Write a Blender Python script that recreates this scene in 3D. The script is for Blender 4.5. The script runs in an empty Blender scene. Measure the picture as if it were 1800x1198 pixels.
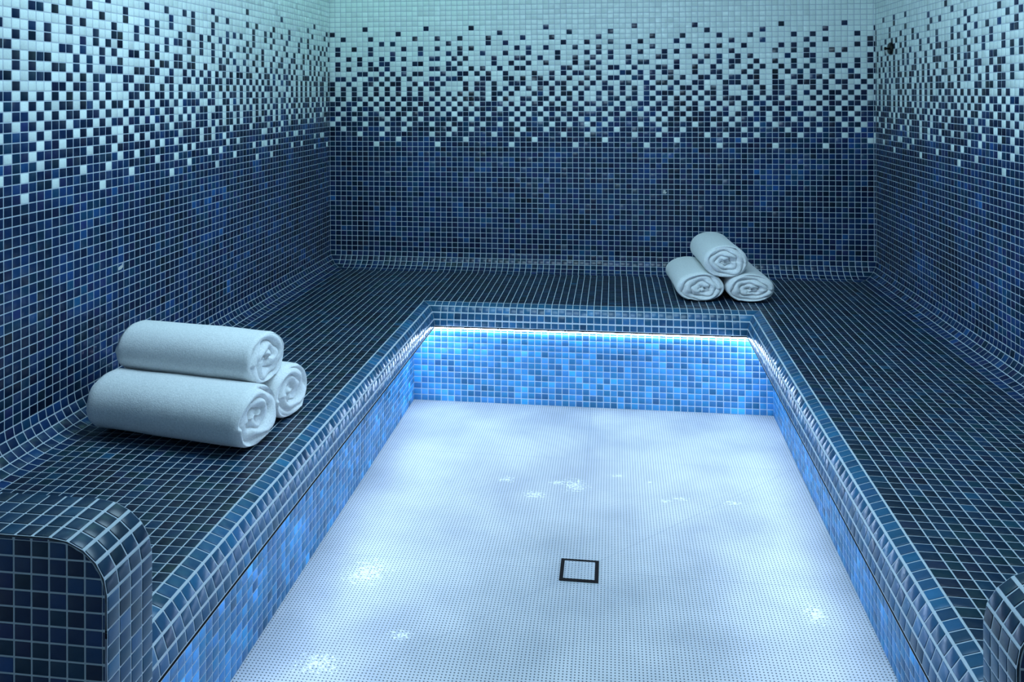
import bpy, bmesh, math, random
import numpy as np
from mathutils import Matrix, Vector
random.seed(7); RNG = np.random.default_rng(7)
SC = bpy.context.scene
COL = SC.collection

# ------------------------------------------------------------------ units
# one mosaic tile pitch = P metres; horizontal lengths in tiles, heights in tile rows
P = 0.025           # tile pitch along the floor and along the walls
K = 0.8767          # height of a tile row relative to its width (mosaic is a little wider than tall)
FL = -41.65         # row index of the floor (row 0 = lowest course with white tiles)
W = 92.33           # room width in tiles
def w3(x, y, r):    # tiles -> metres
    return (x * P, y * P, (r - FL) * K * P)

# ------------------------------------------------------------------ camera
cam = bpy.data.cameras.new('camera'); cam_o = bpy.data.objects.new('camera', cam); COL.objects.link(cam_o)
cam.sensor_width = 36; cam.sensor_fit = 'HORIZONTAL'
cam.lens = 36 * 1466.76 / 1800
cam.shift_x = 17.6 / 1800; cam.shift_y = -435.8 / 1800
cam.clip_start = 0.02
cam_o.matrix_world = (Matrix.Translation((50.0 * P, -142.9 * P, 9.334 * P - FL * K * P))
                      @ Matrix.Rotation(0.13312, 4, 'Z') @ Matrix.Rotation(math.pi / 2, 4, 'X')
                      @ Matrix.Rotation(-0.00395, 4, 'Z'))
SC.camera = cam_o

# ------------------------------------------------------------------ view, world, lights
SC.view_settings.view_transform = 'Standard'; SC.view_settings.look = 'None'
SC.view_settings.gamma = 1; SC.view_settings.use_curve_mapping = False
SC.view_settings.exposure = 0.0
wd = bpy.data.worlds.new('daylight'); SC.world = wd; wd.use_nodes = True
wd.node_tree.nodes['Background'].inputs[0].default_value = (0.36, 0.60, 0.80, 1)
wd.node_tree.nodes['Background'].inputs[1].default_value = 0.3
LED_COLOR = (0.62, 0.78, 1.0); LED_POWER = 35.0
def area(name, loc, sx, sy, power, color, rot=(0, 0, 0)):
    l = bpy.data.lights.new(name, 'AREA'); l.shape = 'RECTANGLE'; l.size = sx; l.size_y = sy
    l.energy = power; l.color = color
    o = bpy.data.objects.new(name, l); COL.objects.link(o); o.location = loc; o.rotation_euler = rot
    return o
CEIL = 52
area('ceiling_light', w3(46, -60, CEIL - 0.6), 1.3, 1.3, 60, (0.46, 0.71, 0.88), (0.12, 0, 0))
area('teal_fill_left', w3(12, -20, CEIL - 0.6), 0.5, 0.8, 2.2, (0.35, 0.85, 0.72))  # unseen fill light, added to turn the upper left walls teal

# ------------------------------------------------------------------ helpers
def tag(o, label=None, cat=None, group=None, kind=None):
    if label: o['label'] = label
    if cat: o['category'] = cat
    if group: o['group'] = group
    if kind: o['kind'] = kind
    return o
def empty(name, loc=(0, 0, 0)):
    o = bpy.data.objects.new(name, None); COL.objects.link(o); o.location = loc
    o.empty_display_size = 0.05
    return o
def link(name, me, mats, parent=None):
    o = bpy.data.objects.new(name, me); COL.objects.link(o)
    for m in mats: me.materials.append(m)
    if parent:
        o.parent = parent
        o.matrix_parent_inverse = Matrix.Translation(-Vector(parent.location))
    return o

# ------------------------------------------------------------------ materials
def mat(name):
    m = bpy.data.materials.new(name); m.use_nodes = True
    return m, m.node_tree.nodes, m.node_tree.links, m.node_tree.nodes['Principled BSDF']
def tile_material():
    m, n, l, b = mat('glass_mosaic')
    a = n.new('ShaderNodeAttribute'); a.attribute_name = 'tint'
    tc = n.new('ShaderNodeTexCoord')
    no = n.new('ShaderNodeTexNoise'); no.inputs['Scale'].default_value = 230; no.inputs['Detail'].default_value = 2
    l.new(tc.outputs['Object'], no.inputs['Vector'])
    mr = n.new('ShaderNodeMapRange'); mr.inputs[3].default_value = 0.9; mr.inputs[4].default_value = 1.12
    l.new(no.outputs['Fac'], mr.inputs[0])
    mx = n.new('ShaderNodeVectorMath'); mx.operation = 'MULTIPLY'
    l.new(a.outputs['Color'], mx.inputs[0]); l.new(mr.outputs[0], mx.inputs[1])
    l.new(mx.outputs[0], b.inputs['Base Color'])
    b.inputs['Roughness'].default_value = 0.30
    b.inputs['IOR'].default_value = 1.44
    bp = n.new('ShaderNodeBump'); bp.inputs['Strength'].default_value = 0.03; bp.inputs['Distance'].default_value = 0.001
    n2 = n.new('ShaderNodeTexNoise'); n2.inputs['Scale'].default_value = 90
    l.new(tc.outputs['Object'], n2.inputs['Vector']); l.new(n2.outputs['Fac'], bp.inputs['Height'])
    l.new(bp.outputs[0], b.inputs['Normal'])
    return m
def grout_material():
    m, n, l, b = mat('pale_grout')
    tc = n.new('ShaderNodeTexCoord'); no = n.new('ShaderNodeTexNoise'); no.inputs['Scale'].default_value = 60
    l.new(tc.outputs['Object'], no.inputs['Vector'])
    r = n.new('ShaderNodeValToRGB'); r.color_ramp.elements[0].color = (0.44, 0.51, 0.58, 1); r.color_ramp.elements[1].color = (0.54, 0.61, 0.68, 1)
    l.new(no.outputs['Fac'], r.inputs[0]); l.new(r.outputs[0], b.inputs['Base Color'])
    b.inputs['Roughness'].default_value = 0.85
    return m
TILE = tile_material(); GROUT = grout_material()
def simple(name, color, rough, metal=0):
    m, n, l, b = mat(name); b.inputs['Roughness'].default_value = rough; b.inputs['Metallic'].default_value = metal
    no = n.new('ShaderNodeTexNoise'); no.inputs['Scale'].default_value = 40
    r = n.new('ShaderNodeValToRGB'); r.color_ramp.elements[0].color = (*[c * .85 for c in color], 1); r.color_ramp.elements[1].color = (*color, 1)
    l.new(no.outputs['Fac'], r.inputs[0]); l.new(r.outputs[0], b.inputs['Base Color']); return m

# ------------------------------------------------------------------ mosaic builder
H0 = H = 0.04 * P  # how far a tile stands proud of the grout
BV0 = 0.018 * P     # rounded edge of a tile
GAP = 0.062         # half joint, in tiles
class Mosaic:
    """collects tile cells (4 corners each) and builds one mesh: grout bed + individual raised tiles"""
    def __init__(s, h=1.0, gap=GAP): s.c = []; s.n = []; s.col = []; s.g = []; s.poly = []; s.h = h; s.gap = gap
    def cell(s, q, nrm, col, gaps=None):
        """q: 4 world corners, counter-clockwise seen from outside; gaps[i] = half joint on edge i (q[i]->q[i+1])"""
        s.c.append(q); s.n.append(nrm); s.col.append(col); s.g.append(gaps or (s.gap,) * 4)
    def build(s, name, parent=None):
        H = H0 * s.h; BV = BV0 * s.h
        q = np.array(s.c, float); N = len(q)
        nr = np.array(s.n, float); nr /= np.linalg.norm(nr, axis=1)[:, None]
        col = np.array(s.col, float); g = np.array(s.g, float) * P
        def inset(d):
            out = np.empty_like(q)
            for i in range(4):
                e1 = q[:, (i + 1) % 4] - q[:, i]; e0 = q[:, (i - 1) % 4] - q[:, i]
                l1 = np.linalg.norm(e1, axis=1)[:, None] + 1e-12; l0 = np.linalg.norm(e0, axis=1)[:, None] + 1e-12
                g_prev = g[:, (i - 1) % 4][:, None] + d      # edge (i-1)->i ; move along e1
                g_next = g[:, i][:, None] + d                # edge i->(i+1) ; move along e0
                out[:, i] = q[:, i] + e1 / l1 * np.minimum(g_prev, l1 * 0.45) + e0 / l0 * np.minimum(g_next, l0 * 0.45)
            return out
        side = np.minimum(np.linalg.norm(q[:, 1] - q[:, 0], axis=1), np.linalg.norm(q[:, 3] - q[:, 0], axis=1))
        side2 = np.minimum(np.linalg.norm(q[:, 2] - q[:, 3], axis=1), np.linalg.norm(q[:, 2] - q[:, 1], axis=1))
        ok = (side > 0.22 * P) & (side2 > 0.1 * P)
        tilt = RNG.normal(0, 0.003, (N, 2)) * P               # every tile sits a touch differently
        hh = np.stack([tilt[:, 0] + tilt[:, 1], -tilt[:, 0] + tilt[:, 1], -tilt[:, 0] - tilt[:, 1], tilt[:, 0] - tilt[:, 1]], 1)
        hh = np.clip(hh, -0.02 * P, 0.02 * P)
        up = nr[:, None, :]
        base = inset(0.0); mid = base + up * (H - BV * 0.5); top = inset(BV) + up * (H + hh[:, :, None])
        idx = np.where(ok)[0]; M = len(idx)
        V = np.concatenate([q.reshape(-1, 3), np.concatenate([base[idx], mid[idx], top[idx]], 1).reshape(-1, 3)])
        F = [np.arange(N * 4).reshape(N, 4)]; off = N * 4 + np.arange(M)[:, None] * 12
        a = off + np.array([[8, 9, 10, 11]]); F.append(a)
        for i in range(4):
            j = (i + 1) % 4
            F.append(off + np.array([[4 + i, 4 + j, 8 + j, 8 + i]]))
            F.append(off + np.array([[i, j, 4 + j, 4 + i]]))
        F = np.concatenate(F); mi = np.zeros(len(F), np.int32); mi[N:] = 1
        cols = np.ones((len(V), 4), np.float32); cols[:N * 4, :3] = 0.6
        cols[N * 4:, :3] = np.repeat(col[idx], 12, axis=0)
        V = list(V.tolist()); F = F.tolist(); mi = mi.tolist(); cols = cols.tolist()
        for pts, nrm, c in s.poly:                              # cut tiles (any convex outline)
            n_ = len(pts); b0 = len(V); nv = Vector(nrm); cen = sum((Vector(p) for p in pts), Vector()) / n_
            V += [list(p) for p in pts]; cols += [[.6, .6, .6, 1]] * n_
            F.append(list(range(b0, b0 + n_))); mi.append(0)
            rad = min((Vector(p) - cen).length for p in pts)
            if rad < 0.07 * P: continue
            for dist, h in ((GAP * P, 0), (GAP * P, H - BV * .6), (GAP * P + BV, H)):
                for p in pts:
                    v = Vector(p); d = (cen - v); k = min(dist * 1.35, d.length * .6)
                    V.append(list(v + d.normalized() * k + nv * h)); cols.append([c[0], c[1], c[2], 1])
            t = b0 + n_
            for i in range(n_):
                j = (i + 1) % n_
                F.append([t + i, t + j, t + n_ + j, t + n_ + i]); F.append([t + n_ + i, t + n_ + j, t + 2 * n_ + j, t + 2 * n_ + i]); mi += [1, 1]
            F.append([t + 2 * n_ + i for i in range(n_)]); mi.append(1)
        me = bpy.data.meshes.new(name)
        me.vertices.add(len(V)); me.vertices.foreach_set('co', np.array(V, np.float32).ravel())
        tot = np.array([len(f) for f in F], np.int32); st = np.concatenate([[0], np.cumsum(tot)[:-1]]).astype(np.int32)
        flat = np.fromiter((i for f in F for i in f), np.int32)
        me.loops.add(len(flat)); me.loops.foreach_set('vertex_index', flat)
        me.polygons.add(len(F)); me.polygons.foreach_set('loop_start', st); me.polygons.foreach_set('loop_total', tot)
        me.polygons.foreach_set('material_index', np.array(mi, np.int32))
        at = me.attributes.new('tint', 'FLOAT_COLOR', 'POINT'); at.data.foreach_set('color', np.array(cols, np.float32).ravel())
        me.update(calc_edges=True); me.validate()
        return link(name, me, [GROUT, TILE], parent)

def smooth_noise(n0, n1, f):
    """coarse random field, used to mix the shades of blue in drifts the way mosaic sheets come"""
    g = RNG.normal(0, 1, (int(n0 / f) + 3, int(n1 / f) + 3)); out = np.zeros((n0, n1))
    for i in range(n0):
        a, fa = divmod(i / f, 1); a = int(a)
        for j in range(n1):
            b, fb = divmod(j / f, 1); b = int(b)
            out[i, j] = (g[a, b] * (1 - fa) + g[a + 1, b] * fa) * (1 - fb) + (g[a, b + 1] * (1 - fa) + g[a + 1, b + 1] * fa) * fb
    return out
def blue(lift=0.0):
    """one blue glass tile; the sheets mix navy, royal and teal"""
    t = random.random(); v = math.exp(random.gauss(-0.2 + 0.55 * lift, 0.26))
    if t < 0.62: c = (0.006, 0.030, 0.105)
    elif t < 0.80: c = (0.005, 0.038, 0.090)
    elif t < 0.92: c = (0.012, 0.024, 0.095)
    else: c = (0.009, 0.055, 0.165)
    return (c[0] * v, c[1] * v, c[2] * v)
def white():
    v = random.uniform(0.97, 1.03)
    return (0.76 * v, 0.86 * v, 0.83 * v)

# ------------------------------------------------------------------ mosaic pattern read off the walls
def D(s): return set(int(t) for t in s.split())
# back wall: dark tiles per course for courses 7..24, white tiles per course for courses 0..6
BACK_WHITE = {0: D('8 19 32 43 55 67 76 84'), 1: D('12 24 36 48 60 71 91'), 2: D('5 9 18 21 29 33 41 45 53 57 65 68 73 80 87'),
 3: D('2 10 13 22 25 34 38 46 50 58 61 71 78 83 89'),
 4: D('0 6 9 14 18 21 27 30 33 39 42 45 48 54 57 63 66 69 73 76 81 87 90'),
 5: D('1 4 10 13 16 23 25 32 34 37 41 44 46 49 56 58 61 68 70 75 79 83 86 89'),
 6: D('2 6 9 11 14 18 20 22 26 28 33 35 38 40 43 48 51 54 57 59 62 66 69 72 75 78 81 82 85 88')}
BACK_DARK = {
 7: D('0 2 3 5 6 7 9 10 11 13 14 15 17 18 20 22 24 26 27 28 29 31 33 35 36 38 39 40 41 43 44 47 48 50 51 53 54 56 57 59 60 62 63 65 66 68 71 72 74 75 77 78 79 81 82 84 85 87 88 90 91'),
 8: D('0 1 3 4 6 8 10 12 14 16 17 19 21 23 25 27 28 29 30 32 34 36 37 39 41 43 45 46 48 49 51 54 55 57 58 60 61 63 65 67 69 71 73 74 76 77 79 80 83 85 86 88 89 91'),
 9: D('1 2 4 5 7 9 11 13 14 15 16 18 20 22 24 25 26 27 29 31 34 35 37 38 40 42 44 47 49 50 52 53 55 56 58 60 62 64 66 68 69 70 72 73 75 76 78 79 82 84 85 87 89 90'),
 10: D('0 2 4 6 8 10 12 14 16 19 21 23 25 27 29 30 32 36 37 39 41 42 44 47 49 51 53 55 57 58 59 61 63 65 66 68 72 74 76 77 79 81 83 85 86 88 90'),
 11: D('0 2 4 6 8 10 12 14 16 18 19 24 26 27 29 31 33 35 37 39 41 43 45 48 49 51 53 55 56 59 61 62 64 66 68 71 72 74 76 77 79 82 84 87 89 91'),
 12: D('0 3 6 7 9 11 12 15 17 18 20 24 26 27 29 32 33 34 37 38 40 41 44 46 48 51 52 55 57 58 60 63 64 68 69 70 73 76 77 80 81 82 84 86 87 90'),
 13: D('1 2 4 7 8 10 12 14 18 19 21 22 23 27 28 31 32 34 36 37 39 42 45 47 49 50 53 54 56 59 61 64 65 67 69 70 72 73 76 79 80 82 83 85 88 89 91'),
 14: D('5 6 9 11 13 15 16 20 23 24 26 28 31 36 39 41 43 44 47 51 52 54 56 58 59 63 66 67 71 73 76 78 80 82 85 88 91'),
 15: D('1 3 7 8 10 13 18 19 21 22 25 27 30 33 34 41 42 45 46 49 50 53 57 58 60 63 66 69 72 74 77 79 81 84 86 87 89'),
 16: D('1 5 7 9 10 15 16 21 23 29 32 35 38 43 45 47 52 54 55 60 64 67 69 70 73 76 79 82 84 89 91'),
 17: D('3 5 9 11 13 18 19 22 24 29 33 34 37 40 43 46 49 52 57 58 63 65 67 70 72 78 81 82 86 91'),
 18: D('1 7 11 16 21 23 27 31 35 40 45 47 49 54 58 60 69 76 79 81 85 87'), 19: D('1 4 7 13 16 19 23 25 33 35 38 43 47 52 56 62 65 67 71 77 79 82 89 91'),
 20: D('9 11 21 28 31 41 45 49 54 60 69 74 81 84 91'), 21: D('2 7 15 19 23 28 34 39 47 56 61 67 72 79 82 89'),
 22: D('0 12 30 42 49 65 74 84'), 23: D('6 17 25 38 53 63 77 87')}
# left wall, counted from the camera towards the corner (columns -1..30 read, the rest mixed alike)
LEFT_WHITE = {0: D('2 13 26 37 49 54 72 78'), 1: D('6 18 30 42 62 66'), 2: D('-1 2 10 14 23 27 35 38 48 51 52 54 56 72 75 76'),
 3: D('4 7 16 19 29 31 40 43 60 63 64 67'), 4: D('0 3 11 15 22 24 27 33 36 39 51 52 55 57'),
 5: D('4 7 13 16 19 21 28'), 6: D('-1 3 5 9 11 15 16 18 23 26')}
LEFT_DARK = {7: D('-1 0 2 3 5 6 7 9 10 11 13 15 16 18 19 21 23 24 26 28 30'), 8: D('-1 1 2 4 6 8 9 11 12 14 17 19 20 22 23 25 26 29'),
 9: D('0 1 3 5 7 8 10 11 13 15 16 18 20 22 24 25 27 29 30'), 10: D('-1 0 2 4 6 8 10 12 14 18 19 21 23 24 26 28 30'),
 11: D('1 6 7 9 10 12 14 17 19 20 21 24 26 28'), 12: D('-1 0 3 4 5 8 10 12 13 17 18 21 22 25 26 29 30'),
 13: D('1 3 6 7 9 11 14 15 16 19 20 22 23 26 29'), 14: D('1 3 4 5 9 11 13 16 22 24 25 27 28 30'),
 15: D('-1 0 7 8 10 13 15 18 19 21 23 27 28'), 16: D('1 3 5 10 12 14 16 21 23 25 30'), 17: D('-1 3 5 8 12 15 16 19 25 27 28 30'),
 18: D('1 8 10 15 19 21 23 28'), 19: D('3 4 6 13 17 21 23 26 30'), 20: D('8 11 17 26'), 21: D('14 21 25 29'), 22: D(''), 23: D('')}
# right wall, counted towards the camera (0 is 26.5 tiles from the corner)
RIGHT_WHITE = {0: D('-18 -7 6 18'), 1: D('-23 -12 -1 11'), 2: D('-19 -16 -15 -10 4 7 17 20'), 3: D('-23 -12 -7 -4 -2 1 9 12 21'),
 4: D('0 4 7 13 17 20'), 5: D('2 9 12 16 21'), 6: D('0 3 8 11 14 18 20 22')}
RIGHT_DARK = {7: D('0 2 3 5 6 8 10 11 13 14 15 17 18 20 22'), 8: D('0 1 2 4 5 7 9 11 12 14 16 17 19 21 22'),
 9: D('1 3 4 6 8 10 12 13 15 16 18 20 21'), 10: D('0 2 3 5 7 9 11 13 14 17 19 22'), 11: D('0 1 3 4 6 11 12 14 15 17 18'),
 12: D('0 3 6 8 9 12 14 17 18 20'), 13: D('1 2 5 7 9 11 14 16 17 20 22'), 14: D('2 5 8 11 12 15 17 18'),
 15: D('0 4 6 8 9 11 15 16 20 22'), 16: D('2 4 6 9 13 18 20 22'), 17: D('0 2 8 11 13 15 18'), 18: D('4 6 9 15 20 21'),
 19: D('4 8 11 14 17 21'), 20: D('6 9 19 22'), 21: D('0 8 11 17 21'), 22: D('4'), 23: D('2')}
DENS = {r: 1 - len(BACK_WHITE[r]) / 92 for r in BACK_WHITE}; DENS.update({r: len(BACK_DARK[r]) / 92 for r in BACK_DARK})
_last = {}
def mix(key, r):
    """mixed tile of course r in the blend, evened out along the course as on the sheets"""
    d = DENS.get(r, 1.0 if r < 0 else 0.0)
    e = _last.get((key, r), random.random()) + d
    e += 0
    dark = e >= 1
    _last[(key, r)] = (e - 1 if dark else e) + (random.uniform(-.3, .3) if 0 < d < 1 else 0)
    return dark
def lookup(wh, dk, c, r, lo, hi, key, lo0=None, hi0=None):
    if r < 0: return True
    if r > 23: return False
    if r <= 4 and wh is not None and (lo0 if lo0 is not None else lo) <= c <= (hi0 if hi0 is not None else hi): return c not in wh[r]
    if lo <= c <= hi: return (c not in wh[r]) if r <= 6 else (c in dk[r])
    return mix(key, r)

TOP = int(CEIL)     # walls are tiled up to the ceiling
RB = -21            # last straight course; the cove starts here
def wall(name, along, ncol, start, part0, is_dark, side):
    """flat wall. along(t, r) -> world point, t in tiles from 0"""
    m = Mosaic(.5, .052); nz = smooth_noise(ncol + 2, TOP - RB + 2, 5.0); nz2 = smooth_noise(ncol + 2, TOP - RB + 2, 1.6)
    edges = ([0] if part0 > 0 else []) + [part0 + i for i in range(ncol + 1)]
    edges = [e for e in edges if e < start] + [start]
    for i in range(len(edges) - 1):
        t0, t1 = edges[i], edges[i + 1]
        for r in range(RB, TOP):
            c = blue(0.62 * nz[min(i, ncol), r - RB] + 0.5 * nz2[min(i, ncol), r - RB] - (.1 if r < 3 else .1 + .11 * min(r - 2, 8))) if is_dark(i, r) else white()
            q = [along(t0, r), along(t1, r), along(t1, r + 1), along(t0, r + 1)]
            if side[1]: q = [q[1], q[0], q[3], q[2]]
            m.cell(q, side[0], c)
    return m

# back wall
def bd(i, r):
    if i >= 92: return mix('bc', r)
    return lookup(BACK_WHITE, BACK_DARK, i, r, 0, 91, 'b')
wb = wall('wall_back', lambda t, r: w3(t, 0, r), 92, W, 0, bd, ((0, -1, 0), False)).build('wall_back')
tag(wb, kind='structure')
# left wall: column 0 touches the corner; photograph columns count the other way: m = 79 - (i-1)
LY = 106.0
def ld(i, r):
    m_ = 80 - i
    return lookup(LEFT_WHITE, LEFT_DARK, m_, r, -1, 30, 'l', -1, 79) if r <= 6 or m_ <= 30 else mix('l', r)
def ldark(i, r):
    m_ = 80 - i
    if 0 <= r <= 4 and -1 <= m_ <= 79: return m_ not in LEFT_WHITE[r]
    return lookup(None, LEFT_DARK, m_, r, 99, 98, 'l') if not (-1 <= m_ <= 30) else lookup(LEFT_WHITE, LEFT_DARK, m_, r, -1, 30, 'l')
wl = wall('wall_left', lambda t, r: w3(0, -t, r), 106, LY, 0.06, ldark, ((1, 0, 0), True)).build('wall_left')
tag(wl, kind='structure')
def rdark(i, r):
    n_ = i - 1 - 26
    if 0 <= r <= 3 and -25 <= n_ <= 22: return n_ not in RIGHT_WHITE[r]
    return lookup(RIGHT_WHITE, RIGHT_DARK, n_, r, 0, 22, 'r')
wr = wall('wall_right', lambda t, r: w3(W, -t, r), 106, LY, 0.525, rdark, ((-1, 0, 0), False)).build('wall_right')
tag(wr, kind='structure')

# plain slabs: ceiling and the walls on towards the entrance behind the camera
def plaster():
    m, n, l, b = mat('white_plaster')
    tc = n.new('ShaderNodeTexCoord'); no = n.new('ShaderNodeTexNoise'); no.inputs['Scale'].default_value = 8
    l.new(tc.outputs['Object'], no.inputs['Vector'])
    r = n.new('ShaderNodeValToRGB'); r.color_ramp.elements[0].color = (0.62, 0.68, 0.70, 1); r.color_ramp.elements[1].color = (0.70, 0.75, 0.77, 1)
    l.new(no.outputs['Fac'], r.inputs[0]); l.new(r.outputs[0], b.inputs['Base Color']); b.inputs['Roughness'].default_value = 0.8
    return m
PLAS = plaster()
def box(name, a, b, m, parent=None):
    bm = bmesh.new(); bmesh.ops.create_cube(bm, size=1)
    for v in bm.verts: v.co = Vector([a[k] + (b[k] - a[k]) * (v.co[k] + .5) for k in range(3)])
    me = bpy.data.meshes.new(name); bm.to_mesh(me); bm.free()
    return link(name, me, [m], parent)
YF = -152
tag(box('ceiling', w3(-2, YF, CEIL), w3(W + 2, 2, CEIL + 3), PLAS), kind='structure')
tag(box('wall_left', w3(-2, YF, FL), w3(0, -LY, CEIL), PLAS), kind='structure')
tag(box('wall_right', w3(W, YF, FL), w3(W + 2, -LY, CEIL), PLAS), kind='structure')

# ------------------------------------------------------------------ the bench
BZ = -24.1          # seat height (row units)
NX = 22.1; RX = 70.1; NY = -22.95
NOSE = [(0, 0), (1.1, -.42), (1.65, -1.33), (1.97, -2.42), (2.1, -3.45), (2.1, -3.68)]
YE = -99.6          # the benches end at the two end walls
def offL(y): return 0.1 - 0.2 * min(1, (-y - 23) / 67)
def offR(y): return 0.0 - 0.33 * min(1, (-y - 23) / 67)
def riL(y): return 20.15
def riR(y): return 72.25 - 0.5 * min(1, (-y - 20.6) / 54)
RYB = -20.8
bench = empty('tiled_bench', w3(46, -40, FL))
tag(bench, 'built-in U-shaped bench covered in small dark blue mosaic tiles, with lit recess below its edge', 'bench')

def lines(y0, y1, phase):
    out = [y0]; k = math.floor(y0 - phase)
    y = k + phase
    while y >= y1:
        if y < out[-1] - 0.02: out.append(y)
        y -= 1
    if out[-1] > y1 + 0.02: out.append(y1)
    return out
m = Mosaic()
nz = smooth_noise(110, 110, 4.0)
def seatblue(x, y):
    c = blue(0.35 * nz[int(abs(x)) % 110, int(abs(y)) % 110] - 0.15); return (c[0] * .7, c[1] * .85, c[2] * .6)
def seat(x0, x1, y0, y1, up=(0, 0, 1), g=None):
    m.cell([w3(x0, y1, BZ), w3(x1, y1, BZ), w3(x1, y0, BZ), w3(x0, y0, BZ)], up, seatblue(x0, y0), g)
R0 = 3.1
yl = lines(-R0, YE, 0.9); yr = lines(-R0, YE, 0.5)
xs = [R0 + i for i in range(20)]          # 3.1 .. 22.1
for x0, x1 in zip(xs, xs[1:]):
    for y0, y1 in zip(yl, yl[1:]):
        a0, a1 = (offL(y0), offL(y1)) if x1 > 22 and y0 < NY else (0, 0)
        m.cell([w3(x0, y1, BZ), w3(x1 + a1, y1, BZ), w3(x1 + a0, y0, BZ), w3(x0, y0, BZ)], (0, 0, 1), seatblue(x0, y0))
RR = W - 89.1                              # cove radius on the right, 3.23
xs = [70.1 + i for i in range(20)]         # 70.1 .. 89.1
for x0, x1 in zip(xs, xs[1:]):
    for y0, y1 in zip(yr, yr[1:]):
        a0, a1 = (offR(y0), offR(y1)) if x0 < 70.2 and y0 < NY else (0, 0)
        m.cell([w3(x0 + a1, y1, BZ), w3(x1, y1, BZ), w3(x1, y0, BZ), w3(x0 + a0, y0, BZ)], (0, 0, 1), seatblue(x0, y0))
ybk = [-R0 + (NY + R0) * i / 20 for i in range(21)]
for i in range(48):
    for y0, y1 in zip(ybk, ybk[1:]): seat(NX + i, NX + i + 1, y0, y1)
m.build('seat', bench)

# coves where the seat sweeps up into the walls
m = Mosaic(); NA = 5
def arc(R, k):       # distance from wall, row
    a = (math.pi / 2) * k / NA
    return R * (1 - math.sin(a)) if False else R - R * math.cos(a) if False else (R * (1 - math.cos(a))), BZ + R * (1 - math.sin(a))
def arcn(k):
    a = (math.pi / 2) * (k + .5) / NA
    return math.cos(a), math.sin(a) / K
for k in range(NA):
    (d0, z0), (d1, z1) = arc(R0, k), arc(R0, k + 1); nh, nv = arcn(k)
    pr = [(-d0, -d1)] + [(-.06 - i, -.06 - i) for i in range(100) if .06 + i > d1 + .45]
    for (A, B), (C, E_) in zip(pr, pr[1:]):
        m.cell([w3(d0, C, z0), w3(d1, E_, z1), w3(d1, B, z1), w3(d0, A, z0)], (nh, 0, nv), blue(-.1))
    (e0, f0), (e1, f1) = arc(RR, k), arc(RR, k + 1)
    f0 = BZ + (f0 - BZ) * R0 / RR; f1 = BZ + (f1 - BZ) * R0 / RR
    pr = [(-d0, -d1)] + [(-.525 - i, -.525 - i) for i in range(100) if .525 + i > d1 + .45]
    for (A, B), (C, E_) in zip(pr, pr[1:]):
        m.cell([w3(W - e1, E_, f1), w3(W - e0, C, f0), w3(W - e0, A, f0), w3(W - e1, B, f1)], (-nh, 0, nv), blue(-.1))
    pr = [(d0, d1)] + [(x, x) for x in range(93) if d1 + .45 < x < W - e1 - .45] + [(W - e0, W - e1)]
    for (A, B), (C, E_) in zip(pr, pr[1:]):
        m.cell([w3(B, -d1, z1), w3(E_, -d1, z1), w3(C, -d0, z0), w3(A, -d0, z0)], (0, -nh, nv), blue(-.1))
m.build('cove', bench)

# rounded front edge
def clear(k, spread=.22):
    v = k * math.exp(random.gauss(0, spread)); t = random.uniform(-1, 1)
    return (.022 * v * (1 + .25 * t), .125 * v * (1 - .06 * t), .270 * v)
def edge(): return clear(.66)  # brighter tint paints in the light bounced up from the floor
m = Mosaic(); TG = 0.10; band = []
def ng(k): return (TG if k > 0 else .1, TG)
for k in range(5):
    (d0, h0), (d1, h1) = NOSE[k], NOSE[k + 1]
    nh, nv = -(h1 - h0), (d1 - d0); nv /= K
    gt, gb = (TG if k else .10), TG
    z0, z1 = BZ + h0, BZ + h1
    last = k == 4
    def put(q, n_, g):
        if last: band.append(q)
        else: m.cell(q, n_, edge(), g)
    pr = [(NY - d0, NY - d1)] + [(y, y) for y in lines(NY, YE, 0.9) if y < NY - d1 - .45]
    for (A, B), (C, E_) in zip(pr, pr[1:]):
        put([w3(NX + offL(C) + d0, C, z0), w3(NX + offL(E_) + d1, E_, z1), w3(NX + offL(B) + d1, B, z1), w3(NX + offL(A) + d0, A, z0)],
            (nh, 0, nv), (GAP, gb, GAP, gt))
    pr = [(NY - d0, NY - d1)] + [(y, y) for y in lines(NY, YE, 0.5) if y < NY - d1 - .45]
    for (A, B), (C, E_) in zip(pr, pr[1:]):
        put([w3(RX + offR(E_) - d1, E_, z1), w3(RX + offR(C) - d0, C, z0), w3(RX + offR(A) - d0, A, z0), w3(RX + offR(B) - d1, B, z1)],
            (-nh, 0, nv), (GAP, gt, GAP, gb))
    aL, aR = NX + offL(NY), RX + offR(NY)
    pr = [(aL + d0, aL + d1)] + [(NX + i, NX + i) for i in range(48) if aL + d1 + .45 < NX + i < aR - d1 - .45] + [(aR - d0, aR - d1)]
    for (A, B), (C, E_) in zip(pr, pr[1:]):
        put([w3(B, NY - d1, z1), w3(E_, NY - d1, z1), w3(C, NY - d0, z0), w3(A, NY - d0, z0)], (0, -nh, nv), (gb, GAP, gt, GAP))
m.build('front_edge', bench)
BLK = simple('black_metal', (.002, .002, .003), .8); BLK.node_tree.nodes['Principled BSDF'].inputs['Specular IOR Level'].default_value = .1
me = bpy.data.meshes.new('edge_band'); me.from_pydata([p for q in band for p in q], [], [[4 * i, 4 * i + 1, 4 * i + 2, 4 * i + 3] for i in range(len(band))])  # lowest course of the front edge, coloured near-black
t_ = link('edge_band', me, [BLK], bench); t_['label'] = 'thin dark band along the bottom of the bench edge'

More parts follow.
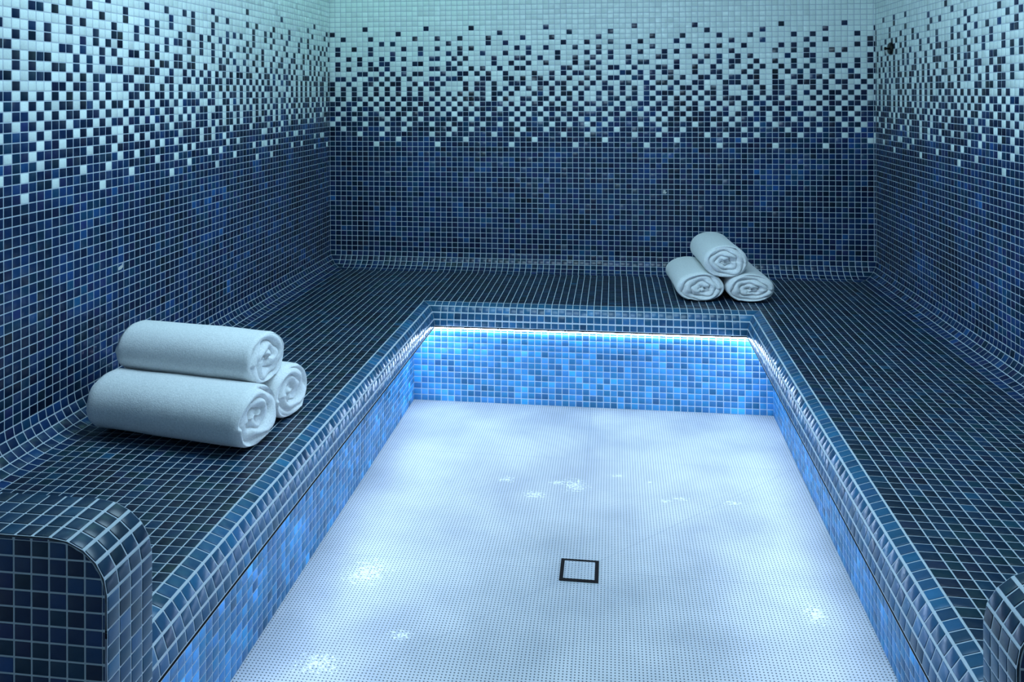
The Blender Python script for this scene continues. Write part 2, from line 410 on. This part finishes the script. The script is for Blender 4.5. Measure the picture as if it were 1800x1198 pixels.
# soffit of the recess
def prism(name, quads, mt, parent):
    me = bpy.data.meshes.new(name); V = []; F = []
    for q in quads: F.append(list(range(len(V), len(V) + len(q)))); V += [w3(*p) for p in q]
    me.from_pydata(V, [], F); me.update(); return link(name, me, [mt], parent)
SZ = BZ + NOSE[-1][1]
nl0, nl1 = NX + 2.1 + offL(NY), NX + 2.1 + offL(YE); nr0, nr1 = RX - 2.1 + offR(NY), RX - 2.1 + offR(YE); nyb = NY - 2.1
prism('soffit', [[(20.1, RYB, SZ), (nl0, nyb, SZ), (nl1, YE, SZ), (20.1, YE, SZ)],
                 [(20.1, RYB, SZ), (72.3, RYB, SZ), (nr0, nyb, SZ), (nl0, nyb, SZ)],
                 [(72.3, RYB, SZ), (riR(YE), YE, SZ), (nr1, YE, SZ), (nr0, nyb, SZ)]], GROUT, bench)

# risers under the overhang
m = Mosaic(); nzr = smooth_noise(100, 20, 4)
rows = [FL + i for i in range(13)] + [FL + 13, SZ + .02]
def rb(i, r): return clear(1.5 * math.exp(.24 * nzr[i % 100, r % 20]), .26)     # same tiles painted lighter to carry the LED glow on the risers
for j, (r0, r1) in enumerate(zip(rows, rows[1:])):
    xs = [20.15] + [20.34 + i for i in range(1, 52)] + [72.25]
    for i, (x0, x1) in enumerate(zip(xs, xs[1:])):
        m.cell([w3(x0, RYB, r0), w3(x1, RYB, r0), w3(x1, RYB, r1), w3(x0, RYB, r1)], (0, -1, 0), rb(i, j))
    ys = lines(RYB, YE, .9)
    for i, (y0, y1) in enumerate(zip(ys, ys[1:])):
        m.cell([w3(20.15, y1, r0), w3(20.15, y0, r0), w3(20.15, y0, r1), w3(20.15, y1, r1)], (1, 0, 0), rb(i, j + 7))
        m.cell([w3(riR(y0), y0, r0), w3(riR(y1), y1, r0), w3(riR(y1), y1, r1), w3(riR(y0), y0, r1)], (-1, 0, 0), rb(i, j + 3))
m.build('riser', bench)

# LED strip tucked under the overhang
def led_material():
    m, n, l, b = mat('led_strip_light')
    e = n.new('ShaderNodeEmission'); e.inputs[0].default_value = (*LED_COLOR, 1); e.inputs[1].default_value = LED_POWER
    l.new(e.outputs[0], n['Material Output'].inputs[0]); return m
LED = led_material()
z0, z1 = SZ - .02, SZ - 1.45; o1, o2 = 0.12, 0.4
def strip(pts):
    q = []
    (ax, ay, bx, by, cx, cy, dx, dy) = pts
    T = [(ax, ay), (bx, by), (cx, cy), (dx, dy)]
    lo = [(x, y, z1) for x, y in T]; hi = [(x, y, z0) for x, y in T]
    q.append(lo[::-1]); q.append(hi)
    for i in range(4): q.append([lo[i], lo[(i + 1) % 4], hi[(i + 1) % 4], hi[i]])
    return q
q = strip((20.15 + o1, YE + .3, 20.15 + o2, YE + .3, 20.15 + o2, RYB - o2, 20.15 + o1, RYB - o1))
q += strip((20.15 + o1, RYB - o1, 20.15 + o2, RYB - o2, 72.25 - o2, RYB - o2, 72.25 - o1, RYB - o1))
q += strip((72.25 - o1, RYB - o1, 72.25 - o2, RYB - o2, riR(YE) - o2, YE + .3, riR(YE) - o1, YE + .3))
led = prism('led_strip', q, LED, bench); led['label'] = 'glowing blue-white light strip under the bench edge'

# ------------------------------------------------------------------ end walls with a rounded shoulder
def end_wall(name, sgn, xf, xw, yn, yf, label):
    """sgn +1: free edge faces right at xf, body runs to xw"""
    root = empty(name, w3((xf + xw) / 2, (yn + yf) / 2, FL)); tag(root, label, 'partition wall')
    TZ = -15.5; R = 3.2
    path = []                                   # (x, r) from the floor up the free edge, over the shoulder, along the top
    zz = TZ - R; rr = [zz]
    while rr[-1] > FL: rr.append(max(rr[-1] - 1, FL))
    for r in rr[::-1]: path.append((xf, r))
    for k in range(1, 6):
        a = math.pi / 2 * k / 5; path.append((xf - sgn * R * (1 - math.cos(a)), zz + R * math.sin(a)))
    x = path[-1][0]
    while sgn * (x - xw) > 0:
        x -= sgn; x = max(x, xw) if sgn > 0 else min(x, xw); path.append((x, TZ))
    m = Mosaic(); nw = 4; n0 = len(rr) - 1
    for i, (a, b) in enumerate(zip(path, path[1:])):
        dx, dz = b[0] - a[0], (b[1] - a[1]) * K; nx, nz_ = sgn * dz, -sgn * dx
        g = .10 if n0 - 1 <= i <= n0 + 6 else GAP
        for j in range(nw):
            y0 = yn + (yf - yn) * j / nw; y1 = yn + (yf - yn) * (j + 1) / nw
            q = [w3(a[0], y0, a[1]), w3(a[0], y1, a[1]), w3(b[0], y1, b[1]), w3(b[0], y0, b[1])]
            if sgn < 0: q = [q[1], q[0], q[3], q[2]]
            m.cell(q, (nx, 0, nz_), clear(.42 if i < n0 else .26), (g, GAP, g, GAP))  # floor reflection painted in: upright edge lighter, shoulder and top darker
    m.build('edge_capping', root)
    # faces: squares cut to the rounded outline
    fine = [(xf - sgn * .12, FL)] + [(xf - sgn * (.12 + (R - .12) * (1 - math.cos(math.pi / 2 * k / 12))), zz + (R - .12) * math.sin(math.pi / 2 * k / 12)) for k in range(13)] + [(xw, TZ - .12), (xw, FL)]
    def clip(poly, axis, val, keep_less):
        out = []
        for i in range(len(poly)):
            p, q_ = poly[i], poly[(i + 1) % len(poly)]
            ip = (p[axis] <= val) == keep_less or p[axis] == val; iq = (q_[axis] <= val) == keep_less or q_[axis] == val
            if ip: out.append(p)
            if ip != iq:
                t = (val - p[axis]) / (q_[axis] - p[axis]); out.append((p[0] + (q_[0] - p[0]) * t, p[1] + (q_[1] - p[1]) * t))
        return out
    m = Mosaic()
    for yy, ny in ((yn, -1), (yf, 1)):
        lo, hi = min(xf, xw), max(xf, xw)
        xl = [21.93 - 1.0 * i for i in range(-3, 30)] if sgn > 0 else [69.6 + i for i in range(-3, 30)]
        for x0 in xl:
            for k in range(0, 27):
                r1 = -15.72 - k + 1; r0 = r1 - 1
                if yy == yf and r1 < BZ - 6: continue
                poly = fine
                for ax, v, kl in ((0, x0, False), (0, x0 + 1, True), (1, r0, False), (1, r1, True)):
                    poly = clip(poly, ax, v, kl)
                    if len(poly) < 3: break
                if len(poly) < 3: continue
                pl = []
                for p in poly:
                    if not pl or math.hypot(p[0] - pl[-1][0], p[1] - pl[-1][1]) > .03: pl.append(p)
                if len(pl) > 1 and math.hypot(pl[0][0] - pl[-1][0], pl[0][1] - pl[-1][1]) <= .03: pl.pop()
                if len(pl) < 3: continue
                ar = sum(pl[i][0] * pl[(i + 1) % len(pl)][1] - pl[(i + 1) % len(pl)][0] * pl[i][1] for i in range(len(pl)))
                if abs(ar) < .1: continue
                if (ar > 0) != (ny < 0): pl = pl[::-1]
                P3 = [w3(p[0], yy, p[1]) for p in pl]
                if len(P3) == 4 and abs(abs(ar) - 2) < .05: m.cell(P3, (0, ny, 0), blue(-.1))
                else: m.poly.append((P3, (0, ny, 0), blue(-.1)))
    # needs at least one regular cell
    m.build('face', root)
    return root
end_wall('end_wall', 1, 24.15, 0.05, -103.2, -99.0, 'low mosaic-tiled end wall with rounded shoulder closing the left bench')
end_wall('end_wall', -1, 67.7, W - .05, -103.0, YE - .02, 'low mosaic-tiled end wall with rounded shoulder closing the right bench, mostly out of frame')

# ------------------------------------------------------------------ floor
def floor_material(seams=True):
    m, n, l, b = mat('studded_white_floor')
    tc = n.new('ShaderNodeTexCoord')
    def vm(op, *a):
        x = n.new('ShaderNodeVectorMath'); x.operation = op
        for i, v in enumerate(a):
            if isinstance(v, tuple): x.inputs[i].default_value = v
            else: l.new(v, x.inputs[i])
        return x
    def ma(op, *a):
        x = n.new('ShaderNodeMath'); x.operation = op
        for i, v in enumerate(a):
            if isinstance(v, (int, float)): x.inputs[i].default_value = v
            else: l.new(v, x.inputs[i])
        return x.outputs[0]
    pitch = 0.315 * P
    s = vm('SCALE', tc.outputs['Object']); s.inputs['Scale'].default_value = 1 / pitch
    f = vm('FRACTION', s.outputs[0]); f2 = vm('SUBTRACT', f.outputs[0], (.5, .5, 0)); 
    fl = vm('MULTIPLY', f2.outputs[0], (1, 1, 0)); ln = vm('LENGTH', fl.outputs[0])
    mr = n.new('ShaderNodeMapRange'); mr.interpolation_type = 'SMOOTHSTEP'
    mr.inputs[1].default_value = .17; mr.inputs[2].default_value = .26; mr.inputs[3].default_value = 1; mr.inputs[4].default_value = 0
    l.new(ln.outputs['Value'], mr.inputs[0]); dot = mr.outputs[0]
    # panel joints and the folds falling to the drain
    sp = n.new('ShaderNodeSeparateXYZ'); l.new(tc.outputs['Object'], sp.inputs[0]); x, y = sp.outputs[0], sp.outputs[1]
    dxc, dyc = 46.55 * P, -62.6 * P
    def line(val, w):
        q = n.new('ShaderNodeMapRange'); q.inputs[1].default_value = w * .5; q.inputs[2].default_value = w; q.inputs[3].default_value = 1; q.inputs[4].default_value = 0
        l.new(ma('ABSOLUTE', val), q.inputs[0]); return q.outputs[0]
    u = ma('SUBTRACT', x, dxc); v = ma('SUBTRACT', y, dyc)
    jo = line(ma('SUBTRACT', y, -38.1 * P), .0011)
    jo = ma('MAXIMUM', jo, line(v, .0009)); jo = ma('MAXIMUM', jo, line(u, .0009))
    dg = ma('MAXIMUM', line(ma('MULTIPLY', ma('ADD', u, v), .7), .0009), line(ma('MULTIPLY', ma('SUBTRACT', u, v), .7), .0009))
    lim = n.new('ShaderNodeMath'); lim.operation = 'LESS_THAN'; l.new(ma('ABSOLUTE', u), lim.inputs[0]); lim.inputs[1].default_value = 25 * P
    jo = ma('MAXIMUM', jo, ma('MULTIPLY', dg, lim.outputs[0]))
    no = n.new('ShaderNodeTexNoise'); no.inputs['Scale'].default_value = 4.0; no.inputs['Detail'].default_value = 5
    l.new(tc.outputs['Object'], no.inputs['Vector'])
    rp = n.new('ShaderNodeValToRGB'); rp.color_ramp.elements[0].position = .33; rp.color_ramp.elements[1].position = .66
    rp.color_ramp.elements[0].color = (0.29, 0.325, 0.355, 1); rp.color_ramp.elements[1].color = (0.43, 0.46, 0.48, 1)
    l.new(no.outputs['Fac'], rp.inputs[0])
    mx = n.new('ShaderNodeMix'); mx.data_type = 'RGBA'; l.new(dot, mx.inputs['Factor']); l.new(rp.outputs[0], mx.inputs['A']); mx.inputs['B'].default_value = (0.035, 0.045, 0.06, 1)
    # dried lime and soap flecks left by drips
    ns = n.new('ShaderNodeTexNoise'); ns.inputs['Scale'].default_value = 130; ns.inputs['Detail'].default_value = 3; l.new(tc.outputs['Object'], ns.inputs['Vector'])
    st = None
    for sx, sy, rx, ry in ((45.3, -45.2, 2.0, 2.2), (43.3, -44.7, 1.2, .8), (37.2, -44.7, 1.2, 1.0), (40.9, -48, 1.6, 1.2), (57.3, -46.9, 1.3, .5), (63, -47.2, 1.2, .6), (55.6, -47.7, .9, .5),
                           (67.4, -66.6, 1.3, 2.0), (26.4, -65.4, 2.6, 2.6), (26.3, -78.3, 2.4, 1.6), (54.0, -43.4, .5, .4), (50.2, -42.1, 1.2, .5), (32.0, -74.0, 1.4, 1.0)):
        dd = vm('MULTIPLY', vm('SUBTRACT', tc.outputs['Object'], (sx * P, sy * P, 0)).outputs[0], (1 / (rx * P), 1 / (ry * P), 0))
        le = vm('LENGTH', dd.outputs[0]).outputs['Value']; v_ = ma('SUBTRACT', 1.0, le)
        st = v_ if st is None else ma('MAXIMUM', st, v_)
    sr = n.new('ShaderNodeMapRange'); sr.inputs[1].default_value = .60; sr.inputs[2].default_value = .74
    l.new(ma('ADD', ma('MULTIPLY', ma('MAXIMUM', st, 0.0), .22), ma('MULTIPLY', ns.outputs['Fac'], ma('GREATER_THAN', st, 0.0))), sr.inputs[0])
    mst = n.new('ShaderNodeMix'); mst.data_type = 'RGBA'; l.new(ma('MULTIPLY', sr.outputs[0], .45), mst.inputs['Factor']); l.new(mx.outputs['Result'], mst.inputs['A']); mst.inputs['B'].default_value = (.88, .92, .90, 1)
    mx = mst
    m2 = n.new('ShaderNodeMix'); m2.data_type = 'RGBA'; l.new(ma('MULTIPLY', jo, .65), m2.inputs['Factor']); l.new(mx.outputs['Result'], m2.inputs['A']); m2.inputs['B'].default_value = (0.22, 0.27, 0.32, 1)
    l.new(m2.outputs['Result'], b.inputs['Base Color']); b.inputs['Roughness'].default_value = .42
    b.inputs['IOR'].default_value = 1.4
    bp = n.new('ShaderNodeBump'); bp.inputs['Strength'].default_value = .5; bp.inputs['Distance'].default_value = .001
    l.new(ma('SUBTRACT', 1, ma('MAXIMUM', dot, jo)), bp.inputs['Height']); l.new(bp.outputs[0], b.inputs['Normal'])
    return m
FLM = floor_material()
tag(box('floor', w3(-2, YF, FL - 3), w3(W + 2, 2, FL), FLM), kind='structure')

# drain: dark square slot around an inset piece of the same floor
dr = empty('floor_drain', w3(46.55, -62.6, FL)); tag(dr, 'square floor drain with a black slot frame set in the white dotted floor', 'drain')
def ring(name, cx, cy, o, i, z0, z1, mt, parent):
    bm = bmesh.new(); v = []
    for h in (z0, z1):
        for a in (o, i):
            for sx, sy in ((-1, -1), (1, -1), (1, 1), (-1, 1)):
                p = w3(cx + sx * a, cy + sy * a, FL); v.append(bm.verts.new((p[0], p[1], h)))
    for k in range(4):
        j = (k + 1) % 4
        bm.faces.new([v[8 + k], v[8 + j], v[12 + j], v[12 + k]]); bm.faces.new([v[k], v[8 + k], v[8 + j], v[j]][::-1])
        bm.faces.new([v[4 + k], v[4 + j], v[12 + j], v[12 + k]][::-1]); bm.faces.new([v[k], v[4 + k], v[4 + j], v[j]])
    bmesh.ops.recalc_face_normals(bm, faces=bm.faces)
    me = bpy.data.meshes.new(name); bm.to_mesh(me); bm.free(); return link(name, me, [mt], parent)
ring('slot_frame', 46.55, -62.6, 1.84, 1.48, 0.0002, .0018, BLK, dr)
c0 = w3(46.55 - 1.47, -62.6 - 1.47, FL); c1 = w3(46.55 + 1.47, -62.6 + 1.47, FL)
box('cover_plate', (c0[0], c0[1], .0002), (c1[0], c1[1], .0022), FLM, dr)

# ------------------------------------------------------------------ rolled towels
def towel_material():
    m, n, l, b = mat('white_terry')
    tc = n.new('ShaderNodeTexCoord')
    n1 = n.new('ShaderNodeTexNoise'); n1.inputs['Scale'].default_value = 300; n1.inputs['Detail'].default_value = 3; n1.inputs['Roughness'].default_value = .7
    n2 = n.new('ShaderNodeTexNoise'); n2.inputs['Scale'].default_value = 35; n2.inputs['Detail'].default_value = 3
    for q in (n1, n2): l.new(tc.outputs['Object'], q.inputs['Vector'])
    r = n.new('ShaderNodeValToRGB'); r.color_ramp.elements[0].position = .3; r.color_ramp.elements[1].position = .7
    r.color_ramp.elements[0].color = (.70, .72, .73, 1); r.color_ramp.elements[1].color = (.95, .96, .96, 1)
    l.new(n1.outputs['Fac'], r.inputs[0]); l.new(r.outputs[0], b.inputs['Base Color'])
    b.inputs['Roughness'].default_value = .95; b.inputs['Sheen Weight'].default_value = .35; b.inputs['Sheen Roughness'].default_value = .5
    ad = n.new('ShaderNodeMath'); ad.operation = 'ADD'; l.new(n1.outputs['Fac'], ad.inputs[0]); l.new(n2.outputs['Fac'], ad.inputs[1])
    bp = n.new('ShaderNodeBump'); bp.inputs['Strength'].default_value = .45; bp.inputs['Distance'].default_value = .002
    l.new(ad.outputs[0], bp.inputs['Height']); l.new(bp.outputs[0], b.inputs['Normal'])
    return m
TOWEL = towel_material()
def towel(center, direction, length, rw, rh, seed, label, group, flat=0.12, turns=3.4, theta0=4.2, flip=False):
    """center: world point of the roll's middle; rw, rh: half width and half height in metres"""
    rnd = np.random.default_rng(seed)
    ph = rnd.uniform(0, 6.28, 12)
    NT, NL, NR = 120, 40, 46
    d = Vector(direction).normalized(); up = Vector((0, 0, 1)); sd = d.cross(up).normalized()
    def wob(t, s, a=1): return a * (math.sin(2 * t + ph[0]) * .35 + math.sin(3 * t + ph[1]) * .3 + math.sin(5 * t + ph[2] + s * 2) * .16)
    def outline(t, s):
        """superellipse, flattened below, with the loose end of the towel as a small step"""
        c, s_ = math.cos(t), math.sin(t); e = .96
        x = math.copysign(abs(c) ** e, c); z = math.copysign(abs(s_) ** e, s_)
        if z < 0: z *= 1 - flat
        k = 1 + .018 * wob(t, s)
        dt = (t - theta0) % (2 * math.pi)
        k *= 1 + .055 * (dt / (2 * math.pi)) - .03
        return x * k, z * k
    V = []; F = []
    L2 = length / 2; fr = .06 * (rw + rh)
    ss = []
    for i in range(NL + 1):
        ss.append(-1 + 2 * i / NL)
    def put(x, z, y): V.append(tuple(Vector(center) + sd * (x * rw) + up * (z * rh) + d * y)); return len(V) - 1
    rings = []
    for s in ss:
        a = abs(s); over = max(0, (a * L2 - (L2 - fr)) / fr)
        shr = 1 - .06 * (1 - math.sqrt(max(0, 1 - over * over)))
        shr *= 1 + .012 * math.sin(3.1 * s + ph[4]) + .006 * math.sin(7 * s + ph[5])
        rings.append([put(*[c * shr for c in outline(2 * math.pi * j / NT, s)], s * L2) for j in range(NT)])
    # finer rounding near the ends comes from squeezing the ring spacing there
    for a, b in zip(rings, rings[1:]):
        for j in range(NT): F.append((a[j], a[(j + 1) % NT], b[(j + 1) % NT], b[j]))
    for end, base in ((-1, rings[0]), (1, rings[-1])):
        prev = base; ca = rnd.uniform(-.12, .12, 2)
        for i in range(1, NR + 1):
            q = 1 - i / NR; cur = []
            for j in range(NT):
                t = 2 * math.pi * j / NT; x, z = outline(t, end)
                x *= .94; z *= .94
                # folds: the spiral of the roll, dented and squashed
                w_ = .22 * math.sin(2 * t + ph[6] + end) * q + .12 * math.sin(3 * t + ph[7]) * q + .10 * math.sin(5 * t + ph[8] + 6 * q)
                phase = turns * q + (1 if not flip else -1) * end * t / (2 * math.pi) + w_
                fcyc = phase - math.floor(phase)
                ridge = math.sqrt(max(0, 1 - (2 * fcyc - 1) ** 2)) if True else 0
                edge = min(1, (1 - q) / .06)
                depth = .10 * (rw + rh) * (ridge - .75) * edge + .035 * (rw + rh) * math.sin(2.3 * t + ph[9] + 5 * q) * edge
                depth -= .09 * (rw + rh) * (1 - q) ** 1.2 * (.6 + .4 * math.sin(t + ph[10]))
                depth += .025 * (rw + rh) * (1 - abs(2 * q - 1))
                kx = x * q + ca[0] * (1 - q); kz = z * q + ca[1] * (1 - q)
                cur.append(put(kx, kz, end * (L2 + depth)))
            for j in range(NT):
                f = (prev[j], prev[(j + 1) % NT], cur[(j + 1) % NT], cur[j]); F.append(f if end > 0 else f[::-1])
            prev = cur
    me = bpy.data.meshes.new('rolled_towel'); me.from_pydata(V, [], F); me.update()
    bm = bmesh.new(); bm.from_mesh(me); bmesh.ops.remove_doubles(bm, verts=bm.verts, dist=1e-5); bmesh.ops.recalc_face_normals(bm, faces=bm.faces); bm.to_mesh(me); bm.free()
    for p in me.polygons: p.use_smooth = True
    # move the origin to the middle of the roll
    c = Vector(center); me.transform(Matrix.Translation(-c))
    o = bpy.data.objects.new('rolled_towel', me); COL.objects.link(o); me.materials.append(TOWEL); o.location = c
    tag(o, label, 'towel', group)
    return o
SEAT = (BZ - FL) * K * P + H
def T(x, y, z): return (x * P, y * P, SEAT + z * P)
# three on the left bench, ends towards the channel
gl = 'rolled towels stacked on the left bench'
dl = (15.2, -2.6, 0)
towel(T(11.7, -73.0, 2.50), dl, 15.6 * P, 3.0 * P, 2.66 * P, 3, 'white rolled towel at the bottom front of the left stack, nearest the camera', gl, flat=.08, turns=2.6)
towel(T(12.6, -66.3, 2.34), dl, 14.6 * P, 2.85 * P, 2.5 * P, 5, 'white rolled towel at the bottom rear of the left stack, half hidden', gl, flat=.08, turns=2.8)
towel(T(11.6, -69.4, 6.42), dl, 14.4 * P, 2.85 * P, 2.3 * P, 11, 'white rolled towel lying on top of the left stack', gl, flat=.02, turns=2.8)
gr = 'rolled towels stacked on the back bench'
dr_ = (-.07, 1, 0)
towel(T(62.0, -12.7, 2.0), dr_, 12.6 * P, 3.4 * P, 2.14 * P, 21, 'white rolled towel at the bottom left of the stack on the back bench', gr, flat=.08, turns=2.9)
towel(T(69.1, -12.6, 2.0), dr_, 12.6 * P, 3.35 * P, 2.14 * P, 22, 'white rolled towel at the bottom right of the stack on the back bench', gr, flat=.08, turns=3.1)
towel(T(65.6, -12.7, 5.85), dr_, 12.6 * P, 3.15 * P, 2.3 * P, 23, 'white rolled towel on top of the stack on the back bench, end neatly coiled', gr, flat=.0, turns=3.3)

# ------------------------------------------------------------------ small things
# nozzle on the right wall
DARK = simple('dark_bronze', (.020, .022, .020), .35, .8); PALE = simple('pale_plastic', (.6, .62, .6), .5)
nz_root = empty('wall_nozzle', w3(W, -7.85, 18.15)); tag(nz_root, 'small round dark fitting with a short stub high on the right mosaic wall', 'wall fitting')
def lathe(name, prof, base, axis, mt, parent, seg=32):
    ax = Vector(axis).normalized(); u = ax.orthogonal().normalized(); v = ax.cross(u); V = []; F = []
    for d, r in prof:
        for k in range(seg):
            a = 2 * math.pi * k / seg; V.append(tuple(Vector(base) + ax * d + (u * math.cos(a) + v * math.sin(a)) * r))
    for i in range(len(prof) - 1):
        for k in range(seg):
            F.append((i * seg + k, i * seg + (k + 1) % seg, (i + 1) * seg + (k + 1) % seg, (i + 1) * seg + k))
    F.append(tuple(range(seg))[::-1]); F.append(tuple((len(prof) - 1) * seg + k for k in range(seg)))
    me = bpy.data.meshes.new(name); me.from_pydata(V, [], F); me.update()
    bm = bmesh.new(); bm.from_mesh(me); bmesh.ops.recalc_face_normals(bm, faces=bm.faces); bm.to_mesh(me); bm.free()
    return link(name, me, [mt], parent)
b_ = Vector(w3(W, -7.85, 18.15)) + Vector((-H * .5, 0, 0))
lathe('rosette', [(0, .95 * P), (.18 * P, .95 * P), (.38 * P, .80 * P), (.45 * P, .45 * P)], b_, (-1, 0, 0), DARK, nz_root)
lathe('stub', [(.4 * P, .16 * P), (.75 * P, .16 * P), (.75 * P, .24 * P), (1.0 * P, .24 * P), (1.04 * P, .16 * P)], b_, (-1, 0, 0), DARK, nz_root)
tp = lathe('tip', [(0, .07 * P), (.75 * P, .09 * P)], b_ + Vector((-.85 * P, 0, -.15 * P)), (.25, 0, -1), PALE, nz_root); tp['label'] = 'pale tip hanging from the stub'
# chipped tiles
def chip(wall_o, pts):
    bm = bmesh.new(); n_ = len(pts); a = [bm.verts.new(p) for p in pts[0]]; b = [bm.verts.new(p) for p in pts[1]]
    bm.faces.new(b); 
    for i in range(len(a)): bm.faces.new([a[i], a[(i + 1) % len(a)], b[(i + 1) % len(a)], b[i]])
    bmesh.ops.recalc_face_normals(bm, faces=bm.faces)
    me = bpy.data.meshes.new('chip'); bm.to_mesh(me); bm.free(); o = link('chip', me, [PALE], wall_o); o['label'] = 'small pale chip in a dark tile'
def chip_pts(f, cx, cr, out, h):
    base = [f(cx + x, cr + y) for x, y in out]
    return [base, [tuple(Vector(p) + Vector(h)) for p in base]]
chip(wb, chip_pts(lambda x, r: w3(x, 0, r), 58.05, -8.95, [(.1, .15), (.6, .12), (.75, .45), (.5, .5), (.55, .8), (.15, .85)], (0, -H * .62, 0)))
chip(wl, chip_pts(lambda y, r: w3(0, y, r), -64.1, -9.85, [(.05, .1), (.55, .12), (.9, .3), (.9, .95), (.7, .6), (.1, .45)], (H * .62, 0, 0)))
